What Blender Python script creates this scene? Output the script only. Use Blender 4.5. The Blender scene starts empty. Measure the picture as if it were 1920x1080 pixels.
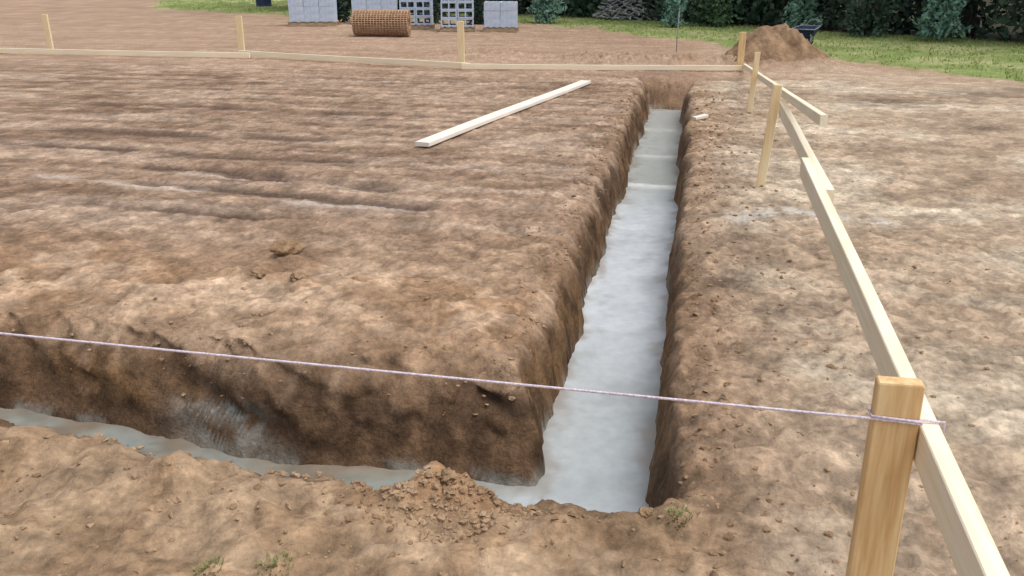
import bpy, bmesh, math, random
import numpy as np
from mathutils import Vector, Matrix
random.seed(7); rng = np.random.default_rng(11)
sc = bpy.context.scene
COL = sc.collection
R = math.radians
# ------------------------------------------------------------------ camera
F = 1700.0; P = R(20.0); H = 1.7
cam = bpy.data.objects.new('camera', bpy.data.cameras.new('camera')); COL.objects.link(cam)
cam.location = (0, 0, H); cam.rotation_euler = (R(70), 0, 0)
cam.data.sensor_width = 36; cam.data.lens = 36 * F / 1920; cam.data.clip_end = 1000; cam.data.clip_start = .05
sc.camera = cam
cp, sp = math.cos(P), math.sin(P)
def gp(u, v, z=0.0):
    x = (u - 960) / F; y = (540 - v) / F
    Z = y * cp - sp; Y = y * sp + cp
    t = (z - H) / Z
    return (x * t, Y * t, z)
def ztop(Yw, v):
    y = (540 - v) / F
    t = Yw / (y * sp + cp)
    return H + t * (y * cp - sp)
# ------------------------------------------------------------------ helpers
def lin(r, g, b):
    f = lambda c: (c/255/12.92) if c/255 <= .04045 else ((c/255+.055)/1.055)**2.4
    return (f(r), f(g), f(b), 1.0)
def tag(o, label=None, cat=None, group=None, kind=None):
    if label: o['label'] = label
    if cat: o['category'] = cat
    if group: o['group'] = group
    if kind: o['kind'] = kind
    return o
def link(name, me, mat=None, parent=None):
    o = bpy.data.objects.new(name, me); COL.objects.link(o)
    if mat: me.materials.append(mat)
    if parent: o.parent = parent
    return o
def empty(name, loc, rz=0):
    o = bpy.data.objects.new(name, None); COL.objects.link(o)
    o.location = loc; o.rotation_euler = (0, 0, rz); o.empty_display_size = .1
    return o
def from_bm(name, bm, mat=None, parent=None, smooth=False):
    me = bpy.data.meshes.new(name); bm.to_mesh(me); bm.free()
    if smooth: me.polygons.foreach_set('use_smooth', [True]*len(me.polygons))
    return link(name, me, mat, parent)
def add_box(bm, c, d, rot=None, bev=0.0):
    r = bmesh.ops.create_cube(bm, size=1.0)
    vs = r['verts']
    for v in vs: v.co = Vector((v.co.x*d[0], v.co.y*d[1], v.co.z*d[2]))
    if bev:
        es = list({e for v in vs for e in v.link_edges})
        b = bmesh.ops.bevel(bm, geom=es, offset=bev, segments=2, affect='EDGES', profile=.6)
        vs = list({v for f in b['faces'] for v in f.verts} | {v for v in vs if v.is_valid})
    M = Matrix.Translation(Vector(c)) @ (rot.to_4x4() if rot else Matrix.Identity(4))
    for v in vs: v.co = M @ v.co
def add_tube(bm, pts, rad, n=8, cap=True):
    pts = [Vector(p) for p in pts]
    rings = []
    for i, p in enumerate(pts):
        a = pts[max(0, i-1)]; b = pts[min(len(pts)-1, i+1)]
        t = (b - a).normalized()
        ref = Vector((0, 0, 1)) if abs(t.z) < .9 else Vector((1, 0, 0))
        s = t.cross(ref).normalized(); q = s.cross(t)
        r = rad[i] if isinstance(rad, (list, tuple)) else rad
        rings.append([bm.verts.new(p + (s*math.cos(2*math.pi*k/n) + q*math.sin(2*math.pi*k/n))*r) for k in range(n)])
    for i in range(len(rings)-1):
        for k in range(n):
            bm.faces.new((rings[i][k], rings[i][(k+1) % n], rings[i+1][(k+1) % n], rings[i+1][k]))
    if cap:
        bm.faces.new(rings[0][::-1]); bm.faces.new(rings[-1])
# numpy noise
def vnoise(x, y, seed=0):
    x = np.asarray(x, float); y = np.asarray(y, float)
    xi = np.floor(x).astype(np.int64); yi = np.floor(y).astype(np.int64)
    fx = x - xi; fy = y - yi
    fx = fx*fx*fx*(fx*(fx*6-15)+10); fy = fy*fy*fy*(fy*(fy*6-15)+10)
    def h(a, b):
        n = (a*374761393 + b*668265263 + seed*974634777) & 0xffffffff
        n = ((n ^ (n >> 13)) * 1274126177) & 0xffffffff
        n = ((n ^ (n >> 16)) * 2246822519) & 0xffffffff
        n = n ^ (n >> 15)
        return (n & 0xffff) / 65535.0
    return (h(xi, yi)*(1-fx) + h(xi+1, yi)*fx)*(1-fy) + (h(xi, yi+1)*(1-fx) + h(xi+1, yi+1)*fx)*fy
def fbm(x, y, seed=0, oct=3, g=.5):
    s = 0; a = 1; t = 0
    ca, sa = math.cos(.6), math.sin(.6)
    for i in range(oct):
        s = s + a*vnoise(x, y, seed+i*17); t += a; a *= g
        x, y = (x*ca - y*sa)*2.03 + 3.1, (x*sa + y*ca)*2.03 + 7.7
    return s/t
def sstep(a, b, x):
    t = np.clip((x-a)/(b-a), 0, 1); return t*t*(3-2*t)
# ------------------------------------------------------------------ layout of the footing
AX = np.array((.1874, .9823)); RX = np.array((.9823, -.1874))
def cs(c, s): return (c*RX[0] + s*AX[0], c*RX[1] + s*AX[1])
YAW = -R(10.8)
L0 = (.09, 3.36)
FN = (-.2546, -.967)
CL, CR, SEND = -.541, -.03, 13.95
def coords(x, y):
    c = x*RX[0] + y*RX[1]; s = x*AX[0] + y*AX[1]
    w = (x-L0[0])*FN[0] + (y-L0[1])*FN[1]
    return c, s, w
def dist2(x, y):
    c, s, w = coords(x, y)
    cm, hw = (CL+CR)/2, (CR-CL)/2
    dL = np.maximum(np.maximum(np.abs(c-cm)-hw, s-SEND), 3.0-s)
    w2 = w - .125*np.exp(-((x+1.15)/.62)**2)
    dF = np.maximum(np.maximum(-w2, w-.5), c-CR)
    k = .05                                  # rounded inner corner
    h = np.clip(.5+.5*(dF-dL)/k, 0, 1)
    return dF*(1-h)+dL*h - k*h*(1-h), dL, dF
def dist(x, y): return dist2(x, y)[0]
TRX = [-60, -9.5, -7.5, 0, 5, 10.6, 16, 24, 60]; TRY = [62, 45, 33, 30, 26, 19.8, 13, 6, -20]
GRX = [-60, -22, -15.5, -13, -9, 1.3, 5.4, 7.45, 12, 40]; GRY = [60, 48, 43, 34, 31, 25.5, 17.2, 13.6, 9, -10]
BUMPS = [(-.24, 2.62, .12, .075), (-.12, 2.54, .10, .035), (-.36, 2.58, .10, .03), (.42, 2.52, .12, .05), (.25, 2.44, .10, .03), (.08, 2.44, .08, .03),
         (-1.45, 2.82, .2, .06), (-2.15, 3.02, .28, .09), (-2.6, 3.1, .3, .09), (-.85, 2.62, .15, .05), (-1.15, 2.74, .13, .06), (-1.75, 2.92, .14, .06),
         (-1.28, 5.15, .16, .05), (-1.5, 4.85, .16, .03), (-.35, 4.4, .22, .04), (-.8, 4.5, .3, .04), (-1.9, 4.5, .25, .04),
         (2.2, 16.0, .8, .14), (1.3, 16.6, .6, .08), (-.5, 17.2, .9, .1), (3.0, 15.8, .4, .10), (3.7, 15.6, .4, .14), (5.2, 15.6, .5, .12), (4.9, 15.0, .4, .10), (4.2, 15.1, .4, .10)]
GROOVES = [((-3.0, 7.15), (-.66, 6.36), .10, .03), ((-2.3, 7.42), (-1.0, 6.95), .13, .045), ((-3.6, 8.3), (-1.2, 7.9), .09, .018), ((-3.4, 6.6), (-1.7, 6.05), .06, .018),
           ((-5.0, 9.6), (-1.9, 9.0), .14, .018), ((-5.5, 11.3), (-1.0, 10.5), .14, .016), ((-5.2, 8.9), (-3.0, 8.35), .10, .02), ((-3.2, 7.75), (-1.9, 7.45), .08, .03)]
LIGHTS = [((-1.6, 6.5), (-.6, 6.25), .09), ((-2.9, 7.5), (-1.1, 6.9), .06), ((-3.9, 7.4), (-2.2, 6.75), .07)]
def segd(x, y, a, b):
    ax, ay = a; bx, by = b
    dx, dy = bx-ax, by-ay
    t = np.clip(((x-ax)*dx + (y-ay)*dy)/(dx*dx+dy*dy), 0, 1)
    return np.hypot(x-ax-t*dx, y-ay-t*dy)
def ground_all(x, y, want_col=False):
    x = np.asarray(x, float); y = np.asarray(y, float)
    c, s, w = coords(x, y)
    wob = (fbm(x*1.8, y*1.8, 1, 2)-.5)*.09 + (fbm(x*8, y*8, 2, 2)-.5)*.04
    d0, dL, dF = dist2(x, y)
    d = d0 + wob
    near = sstep(-.05, .45, w)*sstep(.12, -.12, c)
    rs_ = sstep((CL+CR)/2, (CL+CR)/2+.06, c)*(1-near)
    ls_ = sstep(-.05, .12, dF-dL)*sstep((CL+CR)/2, (CL+CR)/2-.06, c)*(1-near)
    endf = sstep(SEND-.15, SEND+.1, s)
    ws = (.25 - .18*rs_ - .145*ls_ + .01*near)*(1-endf) + .50*endf
    q = np.maximum(d, 0)/ws
    z = np.interp(q, [0, .3, .7, 1.15, 2.4], [-.43, -.27, -.10, -.025, 0])
    z = np.where(d < 0, -.43 + np.maximum(d, -.06)*3.2, z)
    out = sstep(-.02, .12, d)
    l1 = fbm(x*.55, y*.55, 21, 3)-.5
    l2 = fbm(x*2.2, y*2.2, 22, 3)-.5
    l3 = fbm(x*7, y*7, 23, 3)-.5
    l4 = fbm(x*22, y*22, 24, 2)-.5
    bil = np.abs(2*fbm(x*6, y*6, 25, 3)-1)
    bil2 = np.abs(2*fbm(x*15, y*15, 27, 2)-1)
    st = fbm(c*.7, s*8, 26, 3)-.5
    edge = np.exp(-np.maximum(d, 0)/.35)
    left = sstep(.0, -.5, c)
    farf = sstep(4.5, 8, s)
    nearb = sstep(.55, .9, w)*sstep(.1, -.2, c)
    z = z + l1*.03*(1-edge) + l2*(.03-.022*farf)*out + l3*(.026-.014*farf+.06*edge*(1-.4*farf)+.03*nearb)*(.35+.65*out) + l4*(.022-.006*farf+.014*edge)*(.5+.5*out)
    z = z + (bil*(.020-.012*farf)+bil2*(.016+.012*edge))*out + st*.008*left*out
    for bx, by, br, bh in BUMPS:
        rr = np.hypot(x-bx, y-by)/br
        z = z + bh*np.exp(-rr*rr)*(.4+1.2*fbm(x*14, y*14, 31, 3))*sstep(-.02, .15, d)
    gro = np.zeros_like(x); lig = np.zeros_like(x)
    for a, b, gw, gd in GROOVES:
        gg = np.exp(-(segd(x, y, a, b)/gw)**2)*sstep(.22, .48, fbm(x*2.4, y*2.4, 33, 3))
        z = z - gd*gg; gro = np.maximum(gro, gg*min(1, gd/.022))
    for a, b, gw in LIGHTS: lig = np.maximum(lig, np.exp(-(segd(x, y, a, b)/gw)**2)*sstep(.32, .6, fbm(x*3, y*3, 34, 3)))
    tb = np.interp(x, TRX, TRY)
    grass = sstep(-.5, .6, y-np.interp(x, GRX, GRY) + (fbm(x*.9, y*.9, 41, 3)-.5)*2.6)
    if not want_col: return z
    uu = x + y
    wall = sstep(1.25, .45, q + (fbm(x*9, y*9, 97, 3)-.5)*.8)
    wn = (fbm(uu*5.5, z*7, 91, 3)-.5)*.14 + (fbm(uu*16, z*18, 92, 2)-.5)*.06
    e = .01
    gx = (dist(x+e, y)-dist(x-e, y))/(2*e); gy = (dist(x, y+e)-dist(x, y-e))/(2*e)
    wm = wn*sstep(1.7, .9, q)*sstep(.0, .45, q)*(1-.55*rs_-.45*ls_)
    X2 = x+gx*wm; Y2 = y+gy*wm
    def L(r, g, b): return np.array(lin(r, g, b)[:3])
    def mix(A, B, t): return A + (B-A)*t[:, None]
    n1 = fbm(x*.8, y*.8, 51, 4); n2 = fbm(x*3.2, y*3.2, 52, 4); n3 = fbm(x*11, y*11, 53, 3); n5 = fbm(x*26, y*26, 63, 2)
    n4 = fbm(c*.8, s*6, 54, 4)
    col = np.repeat(L(164, 137, 112)[None], len(x), 0)
    col = mix(col, L(186, 163, 140), sstep(.40, .62, n1)*.5)
    col = mix(col, L(130, 103, 80), sstep(.50, .66, n2)*.5)
    fld = left*sstep(4.6, 6.5, y)
    col = mix(col, L(170, 146, 125), fld*.7)
    col = mix(col, L(132, 108, 90), fld*sstep(.48, .66, n4)*.5)
    col = mix(col, L(110, 87, 70), fld*sstep(.52, .70, fbm(x*1.1, y*1.6, 64, 4))*.5)
    col = mix(col, L(196, 176, 158), fld*sstep(.48, .32, n4)*.35)
    bank = np.exp(-((y-(4.35-.2*x))/.6)**2)*left
    col = mix(col, L(160, 127, 96), bank*.5)
    col = mix(col, L(208, 182, 156), bank*sstep(.50, .66, fbm(x*2.2, y*2.2, 58, 4))*.65)
    rgt = sstep(.0, .7, c)*(1-grass)
    col = mix(col, L(188, 168, 145), rgt*.8)
    col = mix(col, L(212, 198, 176), rgt*sstep(.44, .68, fbm(c*.9, s*1.6, 55, 4))*.65)
    col = mix(col, L(148, 126, 104), rgt*sstep(.52, .70, fbm(c*1.2, s*3, 56, 4))*.45)
    nf = sstep(3.2, 2.4, y+.26*x)*(1-sstep(.4, .9, x))
    col = mix(col, L(182, 157, 128), nf*.65)
    col = mix(col, L(146, 118, 90), nf*sstep(.47, .6, n2)*.5)
    col = col*(1 + (n3-.5)*.5 + (n5-.5)*.65)[:, None]
    col = col*(1 + np.clip(l3*.9 + (bil-.3)*.3, -.25, .25))[:, None]
    col = mix(col, L(88, 72, 64), np.clip(gro*.9, 0, 1))
    col = mix(col, L(210, 194, 180), lig*.7)
    wc = mix(np.repeat(L(114, 90, 69)[None], len(x), 0), L(148, 116, 82), sstep(.48, .66, fbm(uu*3, z*5, 93, 3))*.6)  # wall soil coloured darker than the banks to carry the trench shade
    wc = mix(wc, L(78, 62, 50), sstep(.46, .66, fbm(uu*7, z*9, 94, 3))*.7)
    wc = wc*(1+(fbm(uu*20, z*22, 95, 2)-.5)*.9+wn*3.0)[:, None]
    wc = mix(wc, wc*.82, ls_)  # left wall of the long leg shaded further in its colour
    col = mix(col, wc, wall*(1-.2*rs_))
    rimb = np.exp(-((q-1.4)/.5)**2)
    col = mix(col, L(132, 106, 82), rimb*.35*sstep(.35, .6, n3))
    hp = np.exp(-(((x+.24)/.2)**2+((y-2.6)/.13)**2))
    col = mix(col, L(166, 122, 82), hp*.6)
    spl = np.exp(-(((x+1.30)/.22)**2))*sstep(-.16, -.32, z + (fbm(uu*5, z*4, 96, 2)-.5)*.2)*sstep(.36, .5, fbm(uu*9, z*10, 59, 3))*sstep(.35, -.05, w)
    spl = np.maximum(spl, .6*sstep(-.36, -.42, z)*sstep(.45, .6, fbm(uu*8, z*9, 60, 2)))
    col = mix(col, L(164, 168, 162), np.clip(spl*.95, 0, 1))
    ar = np.exp(-(segd(x, y, (1.52, 6.0), (1.95, 6.28))/.07)**2)+np.exp(-(segd(x, y, (1.95, 6.28), (2.55, 5.95))/.07)**2)
    col = mix(col, L(206, 201, 194), np.clip(ar, 0, 1)*.75*sstep(.2, .5, n3))
    for bx, by, br in ((5.0, 9.6, .35), (4.7, 11.5, .5), (1.38, 4.3, .16), (6.1, 12.2, .5), (1.2, 4.75, .14), (3.6, 12.2, .4), (2.45, 14.6, .5), (7.0, 12.6, .5)):
        k = np.exp(-(((x-bx)/br)**2+((y-by)/(br*.7))**2))
        col = mix(col, L(92, 77, 65), k*.75*sstep(.3, .6, n3+.1))
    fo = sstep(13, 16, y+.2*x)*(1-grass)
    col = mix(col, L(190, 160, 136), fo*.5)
    mb = np.exp(-(((x-4.35)/1.1)**2+((y-15.6)/.8)**2))*(1-grass)
    col = mix(col, L(142, 114, 90), mb*.8)
    gc = mix(np.repeat(L(140, 156, 94)[None], len(x), 0), L(176, 178, 126), sstep(.4, .65, n1))
    gc = gc*(1+(n3-.5)*.4)[:, None]
    col = mix(col, gc, grass)
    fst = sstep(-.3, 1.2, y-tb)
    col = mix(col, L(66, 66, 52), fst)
    return X2, Y2, z, np.clip(col, .005, .9), grass
def gz(x, y): return float(ground_all(np.array([x]), np.array([y]))[0])
# ------------------------------------------------------------------ materials
def nodes(name, rough=.9, spec=.3):
    m = bpy.data.materials.new(name); m.use_nodes = True
    nt = m.node_tree; b = nt.nodes['Principled BSDF']
    b.inputs['Roughness'].default_value = rough; b.inputs['Specular IOR Level'].default_value = spec
    return m, nt, b
def N(nt, t, **kw):
    n = nt.nodes.new(t)
    for k, v in kw.items():
        if k in n.inputs: n.inputs[k].default_value = v
        else: setattr(n, k, v)
    return n
def noise_mat(name, c1, c2, scale=8, rough=.9, spec=.3, stretch=(1, 1, 1), bump=.3, bscale=None, dist=.01, lo=.35, hi=.65, metal=0):
    m, nt, b = nodes(name, rough, spec)
    b.inputs['Metallic'].default_value = metal
    tc = N(nt, 'ShaderNodeTexCoord'); mp = N(nt, 'ShaderNodeMapping'); mp.inputs['Scale'].default_value = stretch
    nt.links.new(tc.outputs['Object'], mp.inputs['Vector'])
    n = N(nt, 'ShaderNodeTexNoise', Scale=scale, Detail=5.0, Roughness=.6); nt.links.new(mp.outputs[0], n.inputs['Vector'])
    r = N(nt, 'ShaderNodeValToRGB'); e = r.color_ramp.elements
    e[0].position = lo; e[0].color = c1; e[1].position = hi; e[1].color = c2
    nt.links.new(n.outputs['Fac'], r.inputs[0]); nt.links.new(r.outputs[0], b.inputs['Base Color'])
    if bump:
        n2 = N(nt, 'ShaderNodeTexNoise', Scale=bscale or scale*3, Detail=4.0); nt.links.new(mp.outputs[0], n2.inputs['Vector'])
        bp = N(nt, 'ShaderNodeBump', Strength=bump, Distance=dist)
        nt.links.new(n2.outputs['Fac'], bp.inputs['Height']); nt.links.new(bp.outputs[0], b.inputs['Normal'])
    return m
def attr_mat(name, rough, spec, sc1, var, bump, bscale, dist, rvar=None):
    m, nt, b = nodes(name, rough, spec)
    at = N(nt, 'ShaderNodeAttribute', attribute_name='Col')
    tc = N(nt, 'ShaderNodeTexCoord')
    n = N(nt, 'ShaderNodeTexNoise', Scale=sc1, Detail=6.0, Roughness=.65); nt.links.new(tc.outputs['Object'], n.inputs['Vector'])
    mr = N(nt, 'ShaderNodeMapRange'); mr.inputs['From Min'].default_value = .3; mr.inputs['From Max'].default_value = .7
    mr.inputs['To Min'].default_value = 1-var; mr.inputs['To Max'].default_value = 1+var
    nt.links.new(n.outputs['Fac'], mr.inputs['Value'])
    mx = N(nt, 'ShaderNodeVectorMath', operation='SCALE')
    nt.links.new(at.outputs['Color'], mx.inputs[0]); nt.links.new(mr.outputs[0], mx.inputs['Scale'])
    nt.links.new(mx.outputs[0], b.inputs['Base Color'])
    n2 = N(nt, 'ShaderNodeTexNoise', Scale=bscale, Detail=6.0, Roughness=.65); nt.links.new(tc.outputs['Object'], n2.inputs['Vector'])
    bp = N(nt, 'ShaderNodeBump', Strength=bump, Distance=dist)
    nt.links.new(n2.outputs['Fac'], bp.inputs['Height']); nt.links.new(bp.outputs[0], b.inputs['Normal'])
    if rvar:
        m2 = N(nt, 'ShaderNodeMapRange'); m2.inputs['From Min'].default_value = .35; m2.inputs['From Max'].default_value = .65
        m2.inputs['To Min'].default_value = rvar[0]; m2.inputs['To Max'].default_value = rvar[1]
        nt.links.new(n.outputs['Fac'], m2.inputs['Value']); nt.links.new(m2.outputs[0], b.inputs['Roughness'])
    return m
M_GROUND = attr_mat('soil', .95, .10, 32, .30, .7, 34, .028)
M_CONC = attr_mat('wet_concrete', .5, .4, 16, .10, .18, 34, .005, (.30, .58))
M_PINE = noise_mat('pine_stake', lin(216, 174, 120), lin(242, 214, 164), 3.2, .75, .25, (14, 14, 1.1), .15, 12, .003)
M_PINEX = noise_mat('pine_board', lin(246, 230, 196), lin(253, 246, 226), 3.0, .7, .25, (.8, 16, 16), .12, 12, .003)
M_PINES = noise_mat('pale_pine_stake', lin(240, 212, 162), lin(250, 234, 196), 3.2, .7, .25, (14, 14, 1.1), .12, 12, .003)
M_WHITE = noise_mat('pale_board', lin(240, 232, 218), lin(248, 242, 234), 3.0, .7, .25, (.8, 14, 14), .1, 12, .003)
M_STRING = noise_mat('string_fibre', lin(196, 178, 198), lin(240, 232, 240), 160, .8, .2, (1, 1, 1), 0)
M_BLOCK = noise_mat('block_concrete', lin(184, 202, 226), lin(208, 222, 240), 9, .95, .15, (1, 1, 1), .3, 60, .004)
M_RUST = noise_mat('rusty_steel', lin(172, 140, 114), lin(206, 174, 146), 14, .9, .2, (1, 1, 1), .0)
M_NAVY = noise_mat('navy_paint', lin(44, 56, 96), lin(64, 78, 120), 6, .55, .4, (1, 1, 1), .05)
M_GREYM = noise_mat('grey_steel', lin(120, 124, 130), lin(160, 164, 170), 12, .5, .5, (1, 1, 1), .0)
M_RUBBER = noise_mat('black_rubber', lin(28, 28, 30), lin(44, 44, 46), 20, .9, .2, (1, 1, 1), .1)
M_CLOD = noise_mat('loose_soil', lin(138, 111, 84), lin(184, 157, 128), 5, .95, .12, (1, 1, 1), .8, 40, .03)
M_MOUND = noise_mat('heap_soil', lin(116, 94, 74), lin(168, 140, 112), 4.0, .95, .12, (1, 1, 1), .7, 12, .05)
M_BARK = noise_mat('bark', lin(76, 68, 62), lin(110, 100, 90), 5, .95, .1, (4, 4, .6), .6, 8, .03)
M_TWIG = noise_mat('dead_branches', lin(150, 152, 152), lin(186, 188, 188), 5, .95, .1, (1, 1, 1), 0)
M_PALLET = noise_mat('pallet_wood', lin(160, 144, 122), lin(196, 178, 152), 4, .9, .15, (1, 8, 8), .1)
def leaf_mat(name, a, b_):
    return noise_mat(name, a, b_, 1.3, .7, .2, (1, 1, 1), 0)
M_DARK = leaf_mat('dark_leaves', lin(54, 72, 64), lin(94, 116, 98))
M_MID = leaf_mat('mid_leaves', lin(72, 98, 74), lin(110, 138, 104))
M_TEAL = leaf_mat('pine_needles', lin(108, 148, 134), lin(152, 188, 172))
M_GRASS = leaf_mat('grass_blades', lin(136, 156, 88), lin(176, 184, 124))
M_WEED = leaf_mat('weed_leaves', lin(132, 132, 86), lin(158, 154, 108))
# ------------------------------------------------------------------ ground
def grow(a0, st, g, lim, mx=9e9):
    out = []; a = a0; h = st
    while a < lim:
        h = min(h*g, mx); a += h; out.append(a)
    return out
xc = list(np.arange(-3.4, -.3, .02)) + list(np.arange(-.3, 2.2, .016)) + list(np.arange(2.2, 3.001, .02))
xs = np.array([-v for v in grow(3.4, .02, 1.02, 170)][::-1] + xc + grow(xc[-1], .02, 1.02, 170))
yc = list(np.arange(1.1, 3.1, .018)) + list(np.arange(3.1, 4.8, .012)); yy = yc[-1]
while yy < 210:
    yy += .02 + max(0, min(yy, 20)-5)*.0035 + max(0, yy-20)*.03; yc.append(yy)
ys = np.array([-v for v in grow(-1.1, .02, 1.09, 60)][::-1] + yc)
GX, GY = np.meshgrid(xs, ys); nx, ny = len(xs), len(ys)
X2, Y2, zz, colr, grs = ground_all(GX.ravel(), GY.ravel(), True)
def grid_mesh(name, X, Y, Z, nx, ny, keep=None):
    idx = np.arange(nx*ny).reshape(ny, nx)
    q = np.stack([idx[:-1, :-1], idx[:-1, 1:], idx[1:, 1:], idx[1:, :-1]], -1).reshape(-1, 4)
    V = np.stack([X, Y, Z], -1)
    remap = None
    if keep is not None:
        q = q[keep]; used = np.unique(q); remap = used
        m = np.full(nx*ny, -1); m[used] = np.arange(len(used)); q = m[q]; V = V[used]
    me = bpy.data.meshes.new(name)
    me.vertices.add(len(V)); me.vertices.foreach_set('co', V.astype(np.float32).ravel())
    me.loops.add(q.size); me.loops.foreach_set('vertex_index', q.astype(np.int32).ravel())
    me.polygons.add(len(q)); me.polygons.foreach_set('loop_start', np.arange(0, q.size, 4, dtype=np.int32))
    me.update(calc_edges=True)
    me.polygons.foreach_set('use_smooth', np.ones(len(q), dtype=bool))
    return me, remap
def set_col(me, c):
    a = me.color_attributes.new('Col', 'FLOAT_COLOR', 'POINT')
    a.data.foreach_set('color', np.concatenate([c, np.ones((len(c), 1))], 1).astype(np.float32).ravel())
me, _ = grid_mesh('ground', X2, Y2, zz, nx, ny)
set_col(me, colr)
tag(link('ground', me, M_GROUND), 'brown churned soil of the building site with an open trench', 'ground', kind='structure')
# ------------------------------------------------------------------ poured concrete footing
fx = np.arange(-6, 3.2, .025); fy = np.arange(2.4, 14.4, .025)
FX, FY = np.meshgrid(fx, fy); X = FX.ravel(); Y = FY.ravel()
c_, s_, w_ = coords(X, Y); dd = dist(X, Y) + (fbm(X*1.8, Y*1.8, 1, 2)-.5)*.09
Zc = -.43 + (fbm(X*1.2, Y*1.2, 71, 2)-.5)*.003 + (fbm(X*14, Y*14, 72, 2)-.5)*.0012
sl = s_ + (fbm(X*4, Y*4, 73, 2)-.5)*.08
Zc = Zc + .010*np.exp(-((sl-8.95)/.05)**2) - .012*sstep(8.95, 9.1, sl) + .012*np.exp(-((sl-10.45)/.06)**2) - .010*sstep(10.45, 10.6, sl) + .010*np.exp(-((sl-12.2)/.06)**2)
Zc = Zc + (.012+.02*(fbm(X*7, Y*7, 77, 3)-.5))*sstep(-.08, .03, dd)
cc = np.repeat(np.array(lin(184, 192, 194)[:3])[None], len(X), 0)
def mixc(A, B, t): return A + (np.array(B[:3])-A)*t[:, None]
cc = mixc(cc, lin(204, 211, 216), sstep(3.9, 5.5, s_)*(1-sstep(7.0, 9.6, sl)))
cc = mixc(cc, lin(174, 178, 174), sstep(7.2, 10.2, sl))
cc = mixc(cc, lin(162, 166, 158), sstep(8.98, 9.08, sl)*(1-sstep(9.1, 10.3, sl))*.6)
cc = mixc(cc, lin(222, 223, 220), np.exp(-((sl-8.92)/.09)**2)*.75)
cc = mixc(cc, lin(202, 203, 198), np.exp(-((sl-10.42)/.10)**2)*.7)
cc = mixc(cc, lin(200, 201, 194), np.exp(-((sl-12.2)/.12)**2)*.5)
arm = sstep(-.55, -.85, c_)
cc = mixc(cc, lin(142, 148, 142), arm)  # front leg dimmed in colour, standing in for shade between its banks
nn = fbm(X*8, Y*8, 74, 3)
cc = mixc(cc, lin(114, 102, 86), arm*sstep(.46, .62, fbm(X*2.6, Y*5, 78, 4))*.75)
cc = mixc(cc, lin(140, 124, 106), np.clip(sstep(-.09, .02, dd + (nn-.5)*.18), 0, 1)*.6)
cc = mixc(cc, lin(224, 229, 231), sstep(.52, .68, fbm(X*6, Y*6, 75, 4))*.4*sstep(4, 6, s_)*(1-sstep(7.4, 9.0, sl)))
cc = mixc(cc, lin(160, 166, 165), sstep(.52, .72, fbm(X*3, Y*3, 76, 4))*.4)
D2 = dist(X, Y).reshape(len(fy), len(fx))
keep = (np.minimum.reduce([D2[:-1, :-1], D2[1:, :-1], D2[:-1, 1:], D2[1:, 1:]]) < .10).ravel()
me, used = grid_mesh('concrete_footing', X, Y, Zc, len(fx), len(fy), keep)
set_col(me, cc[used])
bm = bmesh.new(); bm.from_mesh(me)
be = [e for e in bm.edges if e.is_boundary]
r = bmesh.ops.extrude_edge_only(bm, edges=be)
for g in r['geom']:
    if isinstance(g, bmesh.types.BMVert): g.co.z -= .16
bm.to_mesh(me); bm.free()
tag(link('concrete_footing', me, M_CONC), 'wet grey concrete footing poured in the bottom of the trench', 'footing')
# ------------------------------------------------------------------ timber
def board(name, p0, p1, t, h, mat, label, roll=0, cat='board', group=None):
    p0 = Vector(p0); p1 = Vector(p1); L = (p1-p0).length
    bm = bmesh.new()
    n = 14
    b = .003
    prof = [(-t/2+b, -h/2), (t/2-b, -h/2), (t/2, -h/2+b), (t/2, h/2-b), (t/2-b, h/2), (-t/2+b, h/2), (-t/2, h/2-b), (-t/2, -h/2+b)]
    ph = random.random()*6
    rings = []
    for i in range(n+1):
        f = i/n; bow = .006*math.sin(f*math.pi*1.6+ph)*min(1, L/3)
        rings.append([bm.verts.new((-L/2+f*L, y+bow, z+bow*.6)) for y, z in prof])
    for i in range(n):
        for k in range(8): bm.faces.new((rings[i][k], rings[i+1][k], rings[i+1][(k+1) % 8], rings[i][(k+1) % 8]))
    bm.faces.new(rings[0]); bm.faces.new(rings[-1][::-1])
    bmesh.ops.recalc_face_normals(bm, faces=bm.faces)
    o = from_bm(name, bm, mat)
    d = (p1-p0).normalized()
    side = Vector((0, 0, 1)).cross(d).normalized(); up = d.cross(side)
    Mx = Matrix((d, side, up)).transposed() @ Matrix.Rotation(roll, 3, 'X')
    o.matrix_world = Matrix.Translation((p0+p1)/2) @ Mx.to_4x4()
    return tag(o, label, cat, group)
def stake(base, ztip, wdt, thk, yaw, label, lean=(0, 0), mat=M_PINE, group=None):
    x, y, z0 = base
    hgt = ztip - z0
    bm = bmesh.new(); b = .003
    lev = [(-.30, .12), (-.12, 1), (0, 1), (hgt*.3, 1), (hgt*.7, 1), (hgt-.004, 1), (hgt, .94)]
    rings = []
    for zl, k in lev:
        a, c = wdt/2*k, thk/2*(k if k > .5 else .6)
        kx = lean[0]*zl; ky = lean[1]*zl
        rings.append([bm.verts.new((px+kx, py+ky, zl)) for px, py in ((-a+b, -c), (a-b, -c), (a, -c+b), (a, c-b), (a-b, c), (-a+b, c), (-a, c-b), (-a, -c+b))])
    for i in range(len(rings)-1):
        for k in range(8): bm.faces.new((rings[i][k], rings[i][(k+1) % 8], rings[i+1][(k+1) % 8], rings[i+1][k]))
    bm.faces.new(rings[0][::-1]); bm.faces.new(rings[-1])
    o = from_bm('wooden_stake', bm, mat)
    o.location = (x, y, z0); o.rotation_euler = (0, 0, yaw)
    return tag(o, label, 'stake', group)
ns = cs(.516, 1.99)
stake((ns[0], ns[1], gz(*ns)), .80, .100, .042, YAW, 'large wooden stake in the right foreground with string tied around its top')
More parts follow.
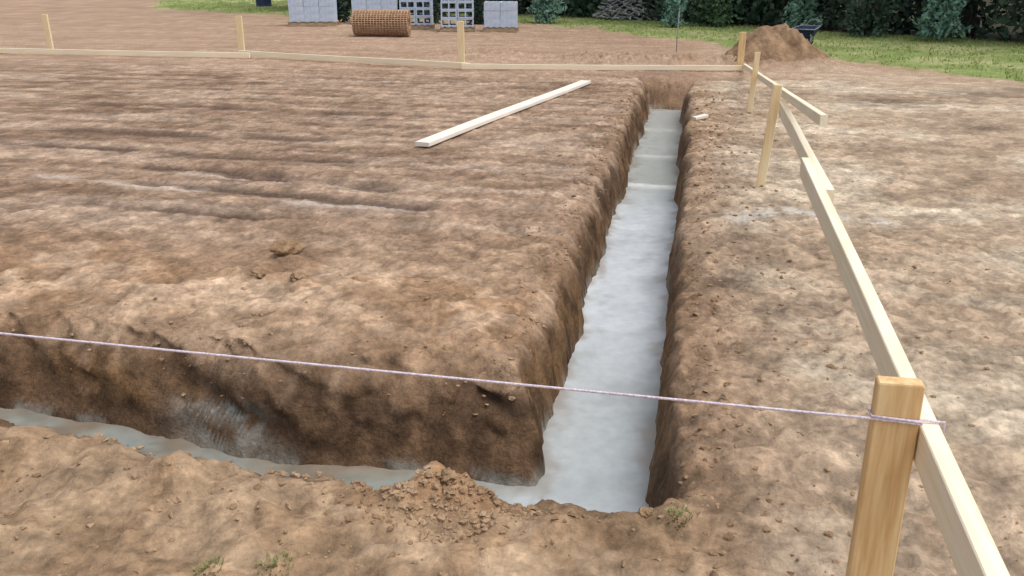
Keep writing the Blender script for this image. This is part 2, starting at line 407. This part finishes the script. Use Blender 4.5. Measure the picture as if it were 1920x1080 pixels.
s2 = cs(.610, 7.21); stake((s2[0], s2[1], gz(*s2)), .80, .066, .034, YAW, 'leaning wooden stake standing where the overlapping rail boards meet beside the trench', (.075, .0), M_PINES)
s3 = cs(.720, 10.88); stake((s3[0], s3[1], gz(*s3)), .70, .062, .034, YAW, 'thin wooden stake just in front of the far corner stake', (.05, 0), M_PINES)
s4 = cs(.80, 15.2); stake((s4[0], s4[1], gz(*s4)-.05), .60, .105, .06, YAW, 'orange tinted wooden stake at the far corner in front of the dirt mound')
for (u, v, vt, lab) in ((97, 98, 27, 'pale wooden stake on the back board line, leftmost in the photo'),
                        (455, 108, 30, 'pale wooden stake on the back board line left of the concrete blocks'),
                        (865, 127, 40, 'pale wooden stake on the back board line in front of the concrete blocks')):
    p = gp(u, v, 0)
    stake((p[0], p[1], gz(p[0], p[1])), ztop(p[1], vt), .11, .045, R(-13), lab, (-.03 if u < 300 else .0, 0), M_PINES)
def c3(c, s, z): x, y = cs(c, s); return (x, y, z)
board('rail_board', c3(.568, .7, .650), c3(.643, 4.97, .653), .044, .098, M_PINEX, 'long pale timber rail beside the foreground stake, nearest the camera')
board('rail_board', c3(.702, 4.42, .612), c3(.722, 7.30, .612), .044, .10, M_PINEX, 'short timber rail between the leaning stake and the long near rail')
board('rail_board', c3(.718, 5.05, .890), c3(.862, 15.15, .095), .040, .06, M_PINEX, 'thin sloping timber rail running down to the far corner stake')
ca = Vector((s4[0]+.02, s4[1]-.08, .06))
def bk(u, v, z): p = gp(u, v, z); return Vector((p[0], p[1]-.06, z))
board('rail_board', bk(-330, 88, .07), bk(470, 103, .08), .035, .09, M_PINEX, 'pale timber rail low along the back line, leftmost length')
board('rail_board', bk(452, 98, .10)+Vector((0, -.05, 0)), bk(880, 123, .07), .035, .09, M_PINEX, 'pale timber rail low along the back line, middle length')
board('rail_board', bk(866, 124, .065)+Vector((0, .02, 0)), ca, .035, .08, M_PINEX, 'pale timber rail along the back line ending at the far corner stake')
a = gp(792, 279, 0); b = gp(1098, 158, 0)
za, zb = gz(a[0], a[1]), gz(b[0], b[1])
mz = max(gz(a[0]+(b[0]-a[0])*f, a[1]+(b[1]-a[1])*f) - (za+(zb-za)*f) for f in np.linspace(0, 1, 9))
board('loose_plank', (a[0], a[1], za+mz*.6+.03), (b[0], b[1], zb+mz*.6+.03), .15, .04, M_WHITE, 'long white plank lying loose on the soil left of the trench', cat='plank')
# string
zs = .712
hw, ht = .050+.004, .021+.004
cx, cy = ns
def stk(r_, a_, z): return (cx + r_*RX[0] + a_*AX[0], cy + r_*RX[1] + a_*AX[1], z)
end = stk(-hw, -ht, zs)
lft = Vector((-1.43, 2.35, .722)); dirn = (lft-Vector(end)).normalized()
pts = []
for i in range(61):
    f = i/60; p = Vector(end)+dirn*(6.2*(1-f)); p.z -= .015*math.sin(f*math.pi); pts.append(p)
pts += [stk(hw, -ht, zs-.004), stk(hw, ht, zs-.006), stk(-hw, ht, zs-.002), stk(-hw-.001, -ht-.001, zs+.006), stk(hw, -ht-.002, zs+.002), stk(hw+.004, 0, .706), stk(hw+.03, .0, .705), stk(hw+.055, .004, .703), stk(hw+.058, .004, .66)]
bm = bmesh.new(); add_tube(bm, pts, .0033, 7)
tag(from_bm('mason_string', bm, M_STRING, smooth=True), 'pale lilac string stretched across the trench to the foreground stake', 'string')
# ------------------------------------------------------------------ dirt mound
def heap(name, cx, cy, rx, ry, h, mat, label, cat, seed):
    bm = bmesh.new(); nr, na = 44, 96; rings = []
    for i in range(nr+1):
        f = i/nr; ring = []
        for k in range(na):
            a = 2*math.pi*k/na
            lob = 1+.12*math.sin(a*2+seed)+.07*math.sin(a*3+2*seed)
            x, y = rx*f*lob*math.cos(a), ry*f*lob*math.sin(a)
            n = float(fbm(np.array([x*3+seed*5]), np.array([y*3]), 90+seed, 4, .6)[0])-.5
            zz_ = h*(max(0, 1-f)**1.1)*(1-.28*math.exp(-(f/.2)**2))+n*.30*(1-f**3)*h/.7 - .10*f**3
            ring.append(bm.verts.new((x, y, zz_)))
        rings.append(ring)
    for i in range(nr):
        for k in range(na): 
            try: bm.faces.new((rings[i][k], rings[i+1][k], rings[i+1][(k+1) % na], rings[i][(k+1) % na]))
            except ValueError: pass
    bmesh.ops.remove_doubles(bm, verts=bm.verts, dist=.0005)
    bmesh.ops.recalc_face_normals(bm, faces=bm.faces)
    o = from_bm(name, bm, mat, smooth=True); o.location = (cx, cy, gz(cx, cy)-.06)
    return tag(o, label, cat)
heap('dirt_mound', 4.42, 15.85, 1.12, .95, .88, M_MOUND, 'heap of brown excavated dirt behind the far corner stake', 'mound', 1)
# ------------------------------------------------------------------ clods
bmi = bmesh.new(); bmesh.ops.create_icosphere(bmi, subdivisions=4, radius=1)
ICO3v = np.array([v.co[:] for v in bmi.verts]); ICO3f = [[v.index for v in f.verts] for f in bmi.faces]; bmi.free()
bmi = bmesh.new(); bmesh.ops.create_icosphere(bmi, subdivisions=1, radius=1)
ICO1v = np.array([v.co[:] for v in bmi.verts]); ICO1f = np.array([[v.index for v in f.verts] for f in bmi.faces]); bmi.free()
def clod(x, y, r, label, seed, group=None):
    V = ICO3v*1.0
    n = fbm(V[:, 0]*1.5+seed+V[:, 2]*.8, V[:, 1]*1.5+V[:, 2]*1.3, seed, 4, .6)-.5
    n2 = np.abs(fbm(V[:, 0]*3+V[:, 2]*1.9, V[:, 1]*3-V[:, 2]*2.1, seed+50, 3)-.5)
    V = V*(1+n*1.5-n2*.8)[:, None]*r*np.array([1.25, .95, .65])
    me = bpy.data.meshes.new('dirt_clod'); me.from_pydata(V.tolist(), [], ICO3f); me.update()
    me.polygons.foreach_set('use_smooth', [True]*len(me.polygons))
    o = link('dirt_clod', me, M_CLOD); o.location = (x, y, gz(x, y)+r*.05); o.rotation_euler = (0, 0, seed*1.3)
    return tag(o, label, 'clod', group)
for i, (u, v, px, lab) in enumerate(((540, 480, 24, 'rounded brown clod on the level soil left of the trench, tallest of the three there'),
                                    (488, 516, 14, 'small pale clod below and left of the tallest clod left of the trench'),
                                    (560, 520, 13, 'small pale clod below and right of the tallest clod left of the trench'),
                                    (842, 930, 15, 'orange brown clod on the crest of the near bank in front of the side trench'),
                                    (770, 960, 13, 'clod on the near bank just left of the crest of loose soil'),
                                    (1210, 962, 15, 'clod on the near bank at the corner of the trench'))):
    p = gp(u, v, 0.02); t = math.hypot(p[1], H)
    clod(p[0], p[1], px/F*t, lab, i+3)
n = 7500
cx_ = rng.uniform(-3.2, 3.2, n*4); cy_ = rng.uniform(1.2, 12.5, n*4)
cx_[:900] = rng.normal(-.22, .17, 900); cy_[:900] = rng.normal(2.54, .10, 900)
dq = dist(cx_, cy_)
cc_ = coords(cx_, cy_)[0]
pr = np.where(dq < .09, 0, np.exp(-np.abs(dq-.18)/.25)*.7 + .05*(cy_ < 5)+.22*(cy_ < 2.8))*np.where((cc_ < CL-.3) & (cy_ > 3.3), .35, 1)
sel = rng.random(n*4) < pr
cx_, cy_ = cx_[sel][:n], cy_[sel][:n]; k = len(cx_)
cz_ = ground_all(cx_, cy_)
rad = rng.gamma(1.6, .0028, k)+.002
rad = np.minimum(rad, .012)*(1+.05*cy_)
V = np.repeat(ICO1v[None], k, 0)*(1+rng.normal(0, .32, (k, 12, 1)))
ang = rng.uniform(0, 6.28, k); ca_, sa_ = np.cos(ang)[:, None], np.sin(ang)[:, None]
V = np.stack([V[..., 0]*ca_*1.3-V[..., 1]*sa_, V[..., 0]*sa_*1.3+V[..., 1]*ca_, V[..., 2]*.65], -1)*rad[:, None, None]
V = V + np.stack([cx_, cy_, cz_+rad*.1], -1)[:, None, :]
Fc = (ICO1f[None]+12*np.arange(k)[:, None, None]).reshape(-1, 3)
me = bpy.data.meshes.new('loose_soil'); me.from_pydata(V.reshape(-1, 3).tolist(), [], Fc.tolist()); me.update()
tag(link('loose_soil', me, M_CLOD), 'loose crumbs of brown soil scattered along the trench edges', 'soil', kind='stuff')
# ------------------------------------------------------------------ leaves
def leaves(pts, size, seed, flat=0.0, aspect=1.6):
    g = np.random.default_rng(seed); n = len(pts)
    d = g.normal(size=(n, 3)); d[:, 2] *= (1-flat*.7); d /= np.linalg.norm(d, axis=1)[:, None]
    e = g.normal(size=(n, 3)); e -= (e*d).sum(1)[:, None]*d; e /= np.linalg.norm(e, axis=1)[:, None]
    sz = size*g.uniform(.6, 1.4, n)[:, None]
    a = pts - d*sz*aspect*.5; b = pts + e*sz*.5; c = pts + d*sz*aspect*.5; f = pts - e*sz*.5
    V = np.stack([a, b, c, f], 1).reshape(-1, 3)
    Fq = np.arange(4*n).reshape(-1, 4)
    return V, Fq
def leaf_mesh(name, pts, size, seed, mat, parent=None, **kw):
    V, Fq = leaves(pts, size, seed, **kw)
    me = bpy.data.meshes.new(name); me.from_pydata(V.tolist(), [], Fq.tolist()); me.update()
    return link(name, me, mat, parent)
g = np.random.default_rng(5)
tt = g.uniform(-9, 22, 34000); dep = g.gamma(1.3, 1.1, 34000)
ty = np.interp(tt, TRX, TRY)
px = tt + dep*.55; py = ty + dep*.83 + .25*np.sin(tt*2.1)+.3*np.sin(tt*.9+1)
hmax = .9 + 1.0*fbm(tt*.8, tt*0, 81, 2) + dep*.5
pz = g.random(34000)**.8*hmax
tag(leaf_mesh('undergrowth', np.stack([px, py, pz], -1), .13, 6, M_DARK), 'dark tangled undergrowth at the foot of the wood', 'undergrowth', kind='stuff')
def tree_proto(seed, h, mat):
    g = np.random.default_rng(seed); rnd = random.Random(seed)
    root = empty('woodland_tree', (0, 0, 0))
    bm = bmesh.new()
    tp = [(0, 0, -.2), (.02, .01, .5), (.05, .02, h*.3), (-.03, .05, h*.6), (.02, 0, h*.95)]
    add_tube(bm, tp, [.20, .15, .12, .08, .02], 9)
    cl = []
    for i in range(22):
        z = h*(.10+.85*i/22); a = i*2.4+rnd.random(); L = (1.0+1.1*math.sin(math.pi*min(1, .15+z/h)))*rnd.uniform(.7, 1.2)
        e = (L*math.cos(a), L*math.sin(a), z+L*.25)
        add_tube(bm, [(0, 0, z), (e[0]*.5, e[1]*.5, z+L*.18), e], [.05, .03, .012], 5)
        for k in range(3): cl.append((e[0]*rnd.uniform(.45, 1.1), e[1]*rnd.uniform(.45, 1.1), e[2]+rnd.uniform(-.35, .35), rnd.uniform(.3, .6)))
    from_bm('trunk', bm, M_BARK, root, True)
    pts = []
    for c in cl: pts.append(np.array(c[:3])+g.normal(size=(42, 3))*c[3]*np.array([.6, .6, .45]))
    leaf_mesh('crown', np.concatenate(pts), .15, seed, mat, root)
    return root
def copy_tree(o):
    c = o.copy(); COL.objects.link(c)
    for ch in list(o.children):
        k = ch.copy(); COL.objects.link(k); k.parent = c
    return c
protos = [tree_proto(3, 8.0, M_DARK), tree_proto(8, 9.5, M_MID), tree_proto(14, 7.0, M_DARK)]
rt = random.Random(4)
spots = []
for i in range(19):
    tx = -7.5 + i*1.45; ty_ = float(np.interp(tx, TRX, TRY)); o_ = rt.uniform(.7, 2.0)
    spots.append((tx+o_*.6, ty_+o_))
used_p = set()
for i, (x, y) in enumerate(spots):
    k = i % 3
    o = protos[k] if k not in used_p else copy_tree(protos[k]); used_p.add(k)
    o.location = (x, y, 0); o.rotation_euler = (0, 0, rt.uniform(0, 6)); s = rt.uniform(.85, 1.2); o.scale = (s, s, s)
    tag(o, 'dark leafy tree standing in the wood at the edge of the field', 'tree', 'trees of the dark wood behind the site')
def sapling(x, y, h, wd, label, seed, mat=M_TEAL):
    rnd = random.Random(seed); g = np.random.default_rng(seed)
    root = empty('pine_sapling', (x, y, gz(x, y)))
    bm = bmesh.new(); add_tube(bm, [(0, 0, -.1), (.01, 0, h*.5), (0, .01, h)], [.035, .022, .006], 7)
    P_ = []
    nw = 13
    for i in range(nw):
        z = .08+h*.9*i/nw; L = wd*(1-.8*i/nw)*rnd.uniform(.75, 1.1)
        for k in range(7):
            a = k*.9+i*1.3+rnd.uniform(-.2, .2); l2 = L*rnd.uniform(.6, 1.15)
            e = np.array((l2*math.cos(a), l2*math.sin(a), l2*.3))
            add_tube(bm, [(0, 0, z), tuple(np.array((0, 0, z))+e)], [.010, .004], 4)
            f = g.uniform(.25, 1.05, 24)[:, None]
            P_.append(np.array((0, 0, z))+e*f+g.normal(size=(24, 3))*.045)
    from_bm('trunk', bm, M_BARK, root, True)
    leaf_mesh('crown', np.concatenate(P_), .05, seed, mat, root, aspect=2.8)
    return tag(root, label, 'tree')
def at(u, v): return gp(u, v, 0)[:2]
x, y = at(1022, 44); sapling(x, y, 2.2, .55, 'young green pine just right of the block stacks', 31, M_TEAL)
x, y = at(1262, 52); sapling(x, y, 2.4, .38, 'slim young pine behind the thin marker rod', 32)
x, y = at(1502, 58); sapling(x, y, 2.2, .50, 'young pale pine standing behind the wheelbarrow and dirt mound', 33)
x, y = at(1757, 78); sapling(x, y, 2.0, .58, 'bushy young pale pine at the right edge of the grass', 34)
def shrub(x, y, h, wd, label, seed, mat):
    g = np.random.default_rng(seed); rnd = random.Random(seed)
    root = empty('shrub', (x, y, gz(x, y)))
    bm = bmesh.new(); cl = []
    for i in range(9):
        a = rnd.uniform(0, 6.28); rr = wd*rnd.uniform(.3, 1); e = (rr*math.cos(a), rr*math.sin(a), h*rnd.uniform(.4, 1))
        add_tube(bm, [(0, 0, -.05), (e[0]*.4, e[1]*.4, e[2]*.5), e], [.018, .012, .005], 5)
        cl += [(np.array(e), .28*wd), (np.array(e)*np.array([.7, .7, .5]), .28*wd), (np.array(e)*np.array([.9, .9, .25]), .25*wd)]
    from_bm('stem', bm, M_BARK, root, True)
    leaf_mesh('foliage', np.concatenate([c+g.normal(size=(40, 3))*s*np.array([1, 1, .9]) for c, s in cl]), .07, seed, mat, root)
    return tag(root, label, 'shrub')
for u, v, h_, w_h, lab, m_ in ((636, 42, 1.2, .3, 'dark green shrub in the gap between the two left block stacks', M_DARK),
                           (817, 44, 1.2, .3, 'dark green shrub in the gap left of the second block stack from the right', M_DARK),
                           (899, 46, 1.1, .3, 'dark green shrub in the narrow gap beside the low right block stack', M_DARK),
                           (1330, 50, 1.0, .5, 'low green bush at the edge of the wood left of the dirt mound', M_MID),
                           (1100, 32, 1.1, .5, 'green bush at the edge of the wood right of the first young pine', M_MID),
                           (1620, 68, 1.2, .55, 'dark bush at the edge of the wood between the two right pines', M_DARK)):
    x, y = at(u, v); shrub(x, y, h_, w_h, lab, int(u), m_)
bm = bmesh.new(); rb = random.Random(2)
for i in range(420):
    a = rb.uniform(0, 6.28); r_ = .9*math.sqrt(rb.random()); x0, y0 = r_*math.cos(a), r_*.7*math.sin(a)
    z0 = rb.uniform(.0, .85)*(1-(r_/1.0)**2)+.03; th = rb.uniform(0, 3.14); L = rb.uniform(.25, .6)
    dx, dy, dz = math.cos(th)*L/2, math.sin(th)*L/2, rb.uniform(-.12, .12)
    add_tube(bm, [(x0-dx, y0-dy, max(0, z0-dz)), (x0, y0, z0+.02), (x0+dx, y0+dy, max(0, z0+dz))], [.022, .018, .008], 5)
o = from_bm('brush_heap', bm, M_TWIG, smooth=True); x, y = at(1182, 37); o.location = (x, y, 0)
tag(o, 'grey heap of dead branches at the edge of the wood', 'brush heap')
# ------------------------------------------------------------------ grass
g = np.random.default_rng(9); n = 30000
qx = g.uniform(-16, 15, n); qy = g.uniform(9, 40, n)
gm = (qy > np.interp(qx, GRX, GRY)-(fbm(qx*.9, qy*.9, 41, 3)-.5)*2.6+.1) & (qy < np.interp(qx, TRX, TRY)+.6) & (np.abs(qx) < qy*.66+1.5)
qx, qy = qx[gm], qy[gm]; qz = ground_all(qx, qy); m_ = len(qx)
th = g.uniform(0, 6.28, (m_, 4)); hh = g.uniform(.03, .08, (m_, 4)); ln = g.normal(0, .05, (m_, 4, 2)); of = g.normal(0, .05, (m_, 4, 2))
base = np.stack([qx, qy, qz-.01], -1)[:, None, :]+np.concatenate([of, np.zeros((m_, 4, 1))], -1)
wv = np.stack([np.cos(th), np.sin(th), th*0], -1)*.012
tip = base+np.concatenate([ln, hh[..., None]], -1)
V = np.stack([base-wv, base+wv, tip], 2).reshape(-1, 3)
me = bpy.data.meshes.new('grass'); me.from_pydata(V.tolist(), [], np.arange(len(V)).reshape(-1, 3).tolist()); me.update()
tag(link('grass', me, M_GRASS), 'green grass growing beyond the bare soil', 'grass', kind='stuff')
def weed(u, v, r_, n, label, seed):
    rnd = random.Random(seed); x, y, _ = gp(u, v, .02)
    bm = bmesh.new()
    for i in range(n):
        a = rnd.uniform(0, 6.28); q = r_*rnd.random()*.9; L = rnd.uniform(.010, .022); w = rnd.uniform(.002, .004)
        bx, by = q*math.cos(a), q*math.sin(a); a += rnd.uniform(-1, 1); tx, ty = bx+math.cos(a)*L*.8, by+math.sin(a)*L*.8
        zb = gz(x+bx, y+by); sx, sy = -math.sin(a)*w, math.cos(a)*w
        v0 = bm.verts.new((bx-sx*.5, by-sy*.5, zb-.005)); v1 = bm.verts.new((bx+sx*.5, by+sy*.5, zb-.005))
        mx_, my_ = (bx+tx)/2, (by+ty)/2
        v2 = bm.verts.new((mx_+sx, my_+sy, zb+L*.6)); v3 = bm.verts.new((mx_-sx, my_-sy, zb+L*.6)); v4 = bm.verts.new((tx, ty, zb+L*.75))
        bm.faces.new((v0, v1, v2, v3)); bm.faces.new((v3, v2, v4))
    o = from_bm('weed', bm, M_WEED); o.location = (x, y, 0)
    return tag(o, label, 'weed')
weed(1272, 975, .05, 80, 'small green weed on the near bank at the right corner of the trench', 1)
weed(515, 1062, .06, 70, 'flat green weed at the bottom of the picture, right of its neighbour', 2)
weed(385, 1068, .06, 70, 'flat green weed at the bottom left of the picture', 3)
# ------------------------------------------------------------------ concrete block stacks
def block_mesh():
    X = [-.195, -.163, -.016, .016, .163, .195]; Y = [-.095, -.063, .063, .095]
    bm = bmesh.new(); vt = {}
    def v(i, j, z):
        k = (i, j, z)
        if k not in vt: vt[k] = bm.verts.new((X[i], Y[j], z*.19-.095))
        return vt[k]
    hole = {(1, 1), (3, 1)}
    solid = lambda i, j: 0 <= i < 5 and 0 <= j < 3 and (i, j) not in hole
    for i in range(5):
        for j in range(3):
            if not solid(i, j): continue
            bm.faces.new((v(i, j, 1), v(i+1, j, 1), v(i+1, j+1, 1), v(i, j+1, 1)))
            bm.faces.new((v(i, j+1, 0), v(i+1, j+1, 0), v(i+1, j, 0), v(i, j, 0)))
            for (di, dj, a, b) in ((0, -1, (i, j), (i+1, j)), (1, 0, (i+1, j), (i+1, j+1)), (0, 1, (i+1, j+1), (i, j+1)), (-1, 0, (i, j+1), (i, j))):
                if not solid(i+di, j+dj): bm.faces.new((v(*a, 0), v(*b, 0), v(*b, 1), v(*a, 1)))
    me = bpy.data.meshes.new('concrete_block'); bm.to_mesh(me); bm.free(); me.materials.append(M_BLOCK); return me
BM = block_mesh()
def pallet(x, y, wd, dp, rz, label):
    root = empty('wooden_pallet', (x, y, .01), rz)
    for yy_ in (-dp/2+.05, 0, dp/2-.05):
        bm = bmesh.new(); add_box(bm, (0, yy_, .045), (wd, .05, .09), bev=.003); from_bm('stringer', bm, M_PALLET, root)
    n = 6
    for i in range(n):
        bm = bmesh.new(); add_box(bm, (-wd/2+.05+(wd-.1)*i/(n-1), 0, .103), (.09, dp, .022), bev=.002); from_bm('deck_board', bm, M_PALLET, root)
    return tag(root, label, 'pallet')
rs = random.Random(12)
def stack(u, v, cols, rows, courses, holes, rz, lab):
    x, y, _ = gp(u, v, 0); dp = rows*.2
    ca_, sa_ = math.cos(rz), math.sin(rz)
    cx, cy = x - sa_*dp/2, y + ca_*dp/2
    pallet(cx, cy, cols*.4+.06, dp+.06, rz, 'weathered wooden pallet under the '+lab)
    for k in range(courses):
        for r_ in range(rows):
            for c in range(cols):
                if r_ > 0 and k < courses-1 and 0 < c < cols-1: continue
                lx = (c-(cols-1)/2)*.397+rs.uniform(-.006, .006); ly = -dp/2+.1+r_*.198+rs.uniform(-.006, .006); lz = .125+.096+k*.1925
                o = bpy.data.objects.new('concrete_block', BM); COL.objects.link(o)
                o.location = (cx+lx*ca_-ly*sa_, cy+lx*sa_+ly*ca_, lz)
                o.rotation_euler = (R(90) if holes else 0, 0, rz+rs.uniform(-.02, .02))
                tag(o, 'grey hollow concrete block in the '+lab, 'concrete block', 'blocks of the '+lab)
stack(938, 61, 2, 3, 3, False, R(-3), 'low block stack, farthest right in the row')
stack(858, 60, 2, 3, 5, True, R(2), 'block stack second from the right in the row')
stack(780, 56, 2, 3, 5, True, R(0), 'middle block stack of the row behind the rusty roll')
stack(702, 46, 3, 3, 5, False, R(2), 'block stack second from the left in the row')
stack(586, 50, 3, 3, 5, False, R(3), 'wide block stack, farthest left in the row')
# ------------------------------------------------------------------ rusty wire mesh roll
bm = bmesh.new(); Lr = 1.24; turns = 6
for i in range(19):
    x = -Lr/2+Lr*i/18; pts = []
    for k in range(turns*20+1):
        a = 2*math.pi*k/20; r_ = .29-.17*k/(turns*20); pts.append((x, r_*math.cos(a), .30+r_*math.sin(a)))
    add_tube(bm, pts, .011, 4)
for k in range(turns*36):
    a = 2*math.pi*k/36+.1; r_ = .29-.17*k/(turns*36)
    add_tube(bm, [(-Lr/2-.02, r_*math.cos(a), .30+r_*math.sin(a)), (Lr/2+.02, r_*math.cos(a), .30+r_*math.sin(a))], .010, 4)
o = from_bm('wire_mesh_roll', bm, M_RUST); x, y, _ = gp(715, 70, 0); o.location = (x, y+.2, 0); o.rotation_euler = (0, 0, R(-4))
tag(o, 'rusty brown roll of wire mesh lying in front of the block stacks', 'mesh roll')
# ------------------------------------------------------------------ wheelbarrow
x, y, _ = gp(1506, 92, 0)
root = empty('wheelbarrow', (x+.05, y+.1, gz(x, y)), R(60)); root.scale = (.72, .72, .72)
bm = bmesh.new()
bot = [(-.30, -.2, .28), (.30, -.16, .28), (.30, .16, .28), (-.30, .2, .28)]
top = [(-.45, -.33, .52), (.55, -.27, .56), (.55, .27, .56), (-.45, .33, .52)]
bv = [bm.verts.new(p) for p in bot]; tv = [bm.verts.new(p) for p in top]
bm.faces.new(bv[::-1])
for k in range(4): bm.faces.new((bv[k], bv[(k+1) % 4], tv[(k+1) % 4], tv[k]))
bmesh.ops.solidify(bm, geom=bm.faces[:], thickness=.012)
tr = from_bm('tray', bm, M_NAVY, root)
bm = bmesh.new(); add_tube(bm, top+[top[0]], .014, 6); from_bm('rim', bm, M_GREYM, tr, True)
for sg in (-1, 1):
    bm = bmesh.new(); add_tube(bm, [(.72, sg*.05, .19), (.25, sg*.15, .26), (-.4, sg*.24, .34), (-.85, sg*.28, .46)], .02, 7); hd = from_bm('handle', bm, M_GREYM, root, True)
    bm = bmesh.new(); add_tube(bm, [(-.74, sg*.273, .425), (-.86, sg*.281, .462)], .026, 7); from_bm('grip', bm, M_RUBBER, hd, True)
    bm = bmesh.new(); add_tube(bm, [(-.18, sg*.2, .31), (-.28, sg*.2, .0), (-.42, sg*.2, 0), (-.42, sg*.24, .33)], .015, 6); from_bm('leg', bm, M_GREYM, root, True)
bm = bmesh.new(); pts = [(.72+.15*math.cos(a), 0, .19+.15*math.sin(a)) for a in np.linspace(0, 2*math.pi, 25)]; add_tube(bm, pts, .042, 8, False)
wh = from_bm('wheel', bm, M_RUBBER, root, True)
bm = bmesh.new(); bmesh.ops.create_cone(bm, cap_ends=True, segments=20, radius1=.115, radius2=.115, depth=.04, matrix=Matrix.Translation((.72, 0, .19)) @ Matrix.Rotation(R(90), 4, 'X'))
from_bm('rim', bm, M_GREYM, wh)
tag(root, 'dark blue wheelbarrow standing on the grass behind the dirt mound', 'wheelbarrow')
x, y, _ = gp(1268, 97, 0)
bm = bmesh.new(); add_tube(bm, [(0, 0, -.2), (0, 0, .3), (.01, 0, .78)], .010, 7)
add_tube(bm, [(.01, 0, .775), (.01, 0, .80)], .017, 7)
o = from_bm('marker_rod', bm, M_GREYM, smooth=True); o.location = (x, y, gz(x, y))
tag(o, 'thin upright metal marker rod behind the back rail', 'rod')
x, y, _ = gp(495, 12, 0)
root = empty('drum', (x, y, gz(x, y)))
def lathe(prof, n=24):
    bm = bmesh.new(); rg = [[bm.verts.new((r_*math.cos(2*math.pi*k/n), r_*math.sin(2*math.pi*k/n), z)) for k in range(n)] for r_, z in prof]
    for i in range(len(rg)-1):
        for k in range(n): bm.faces.new((rg[i][k], rg[i][(k+1) % n], rg[i+1][(k+1) % n], rg[i+1][k]))
    bm.faces.new(rg[0][::-1]); bm.faces.new(rg[-1]); return bm
from_bm('shell', lathe([(.27, 0), (.285, .02), (.28, .04), (.28, .27), (.295, .29), (.28, .31), (.28, .56), (.295, .58), (.28, .60), (.28, .84), (.29, .86)]), M_NAVY, root, True)
from_bm('lid', lathe([(.27, .862), (.27, .875), (.05, .88), (.05, .9)]), M_GREYM, root)
tag(root, 'dark blue drum on the far grass at the top left', 'drum')
x, y, _ = gp(1312, 228, 0)
board('timber_offcut', (x-.07, y-.03, gz(x, y)+.03), (x+.08, y+.05, gz(x, y)+.05), .07, .03, M_WHITE, 'small pale timber offcut beside the far end of the trench', cat='offcut')
# ------------------------------------------------------------------ light
EL, AZ = R(66), R(110)     # sun high and to the right, behind cloud
wd = bpy.data.worlds.new('World'); sc.world = wd; wd.use_nodes = True
nt = wd.node_tree; bg = nt.nodes['Background']
sk = nt.nodes.new('ShaderNodeTexSky'); sk.sky_type = 'NISHITA'; sk.sun_disc = False
sk.sun_elevation = EL; sk.sun_rotation = AZ; sk.air_density = 1.0; sk.dust_density = 5.0; sk.ozone_density = 1.0
hs = nt.nodes.new('ShaderNodeHueSaturation'); hs.inputs['Saturation'].default_value = .46
nt.links.new(sk.outputs[0], hs.inputs['Color']); nt.links.new(hs.outputs[0], bg.inputs['Color'])
bg.inputs['Strength'].default_value = .15
sd = bpy.data.lights.new('sun', 'SUN'); sd.energy = 1.15; sd.angle = R(70); sd.color = (1, .98, .95)
so = bpy.data.objects.new('sun', sd); COL.objects.link(so)
dv = Vector((math.sin(AZ)*math.cos(EL), math.cos(AZ)*math.cos(EL), math.sin(EL)))
so.rotation_euler = (-dv).to_track_quat('-Z', 'Y').to_euler(); so.location = dv*20
sc.view_settings.view_transform = 'Standard'; sc.view_settings.look = 'None'; sc.view_settings.exposure = 0
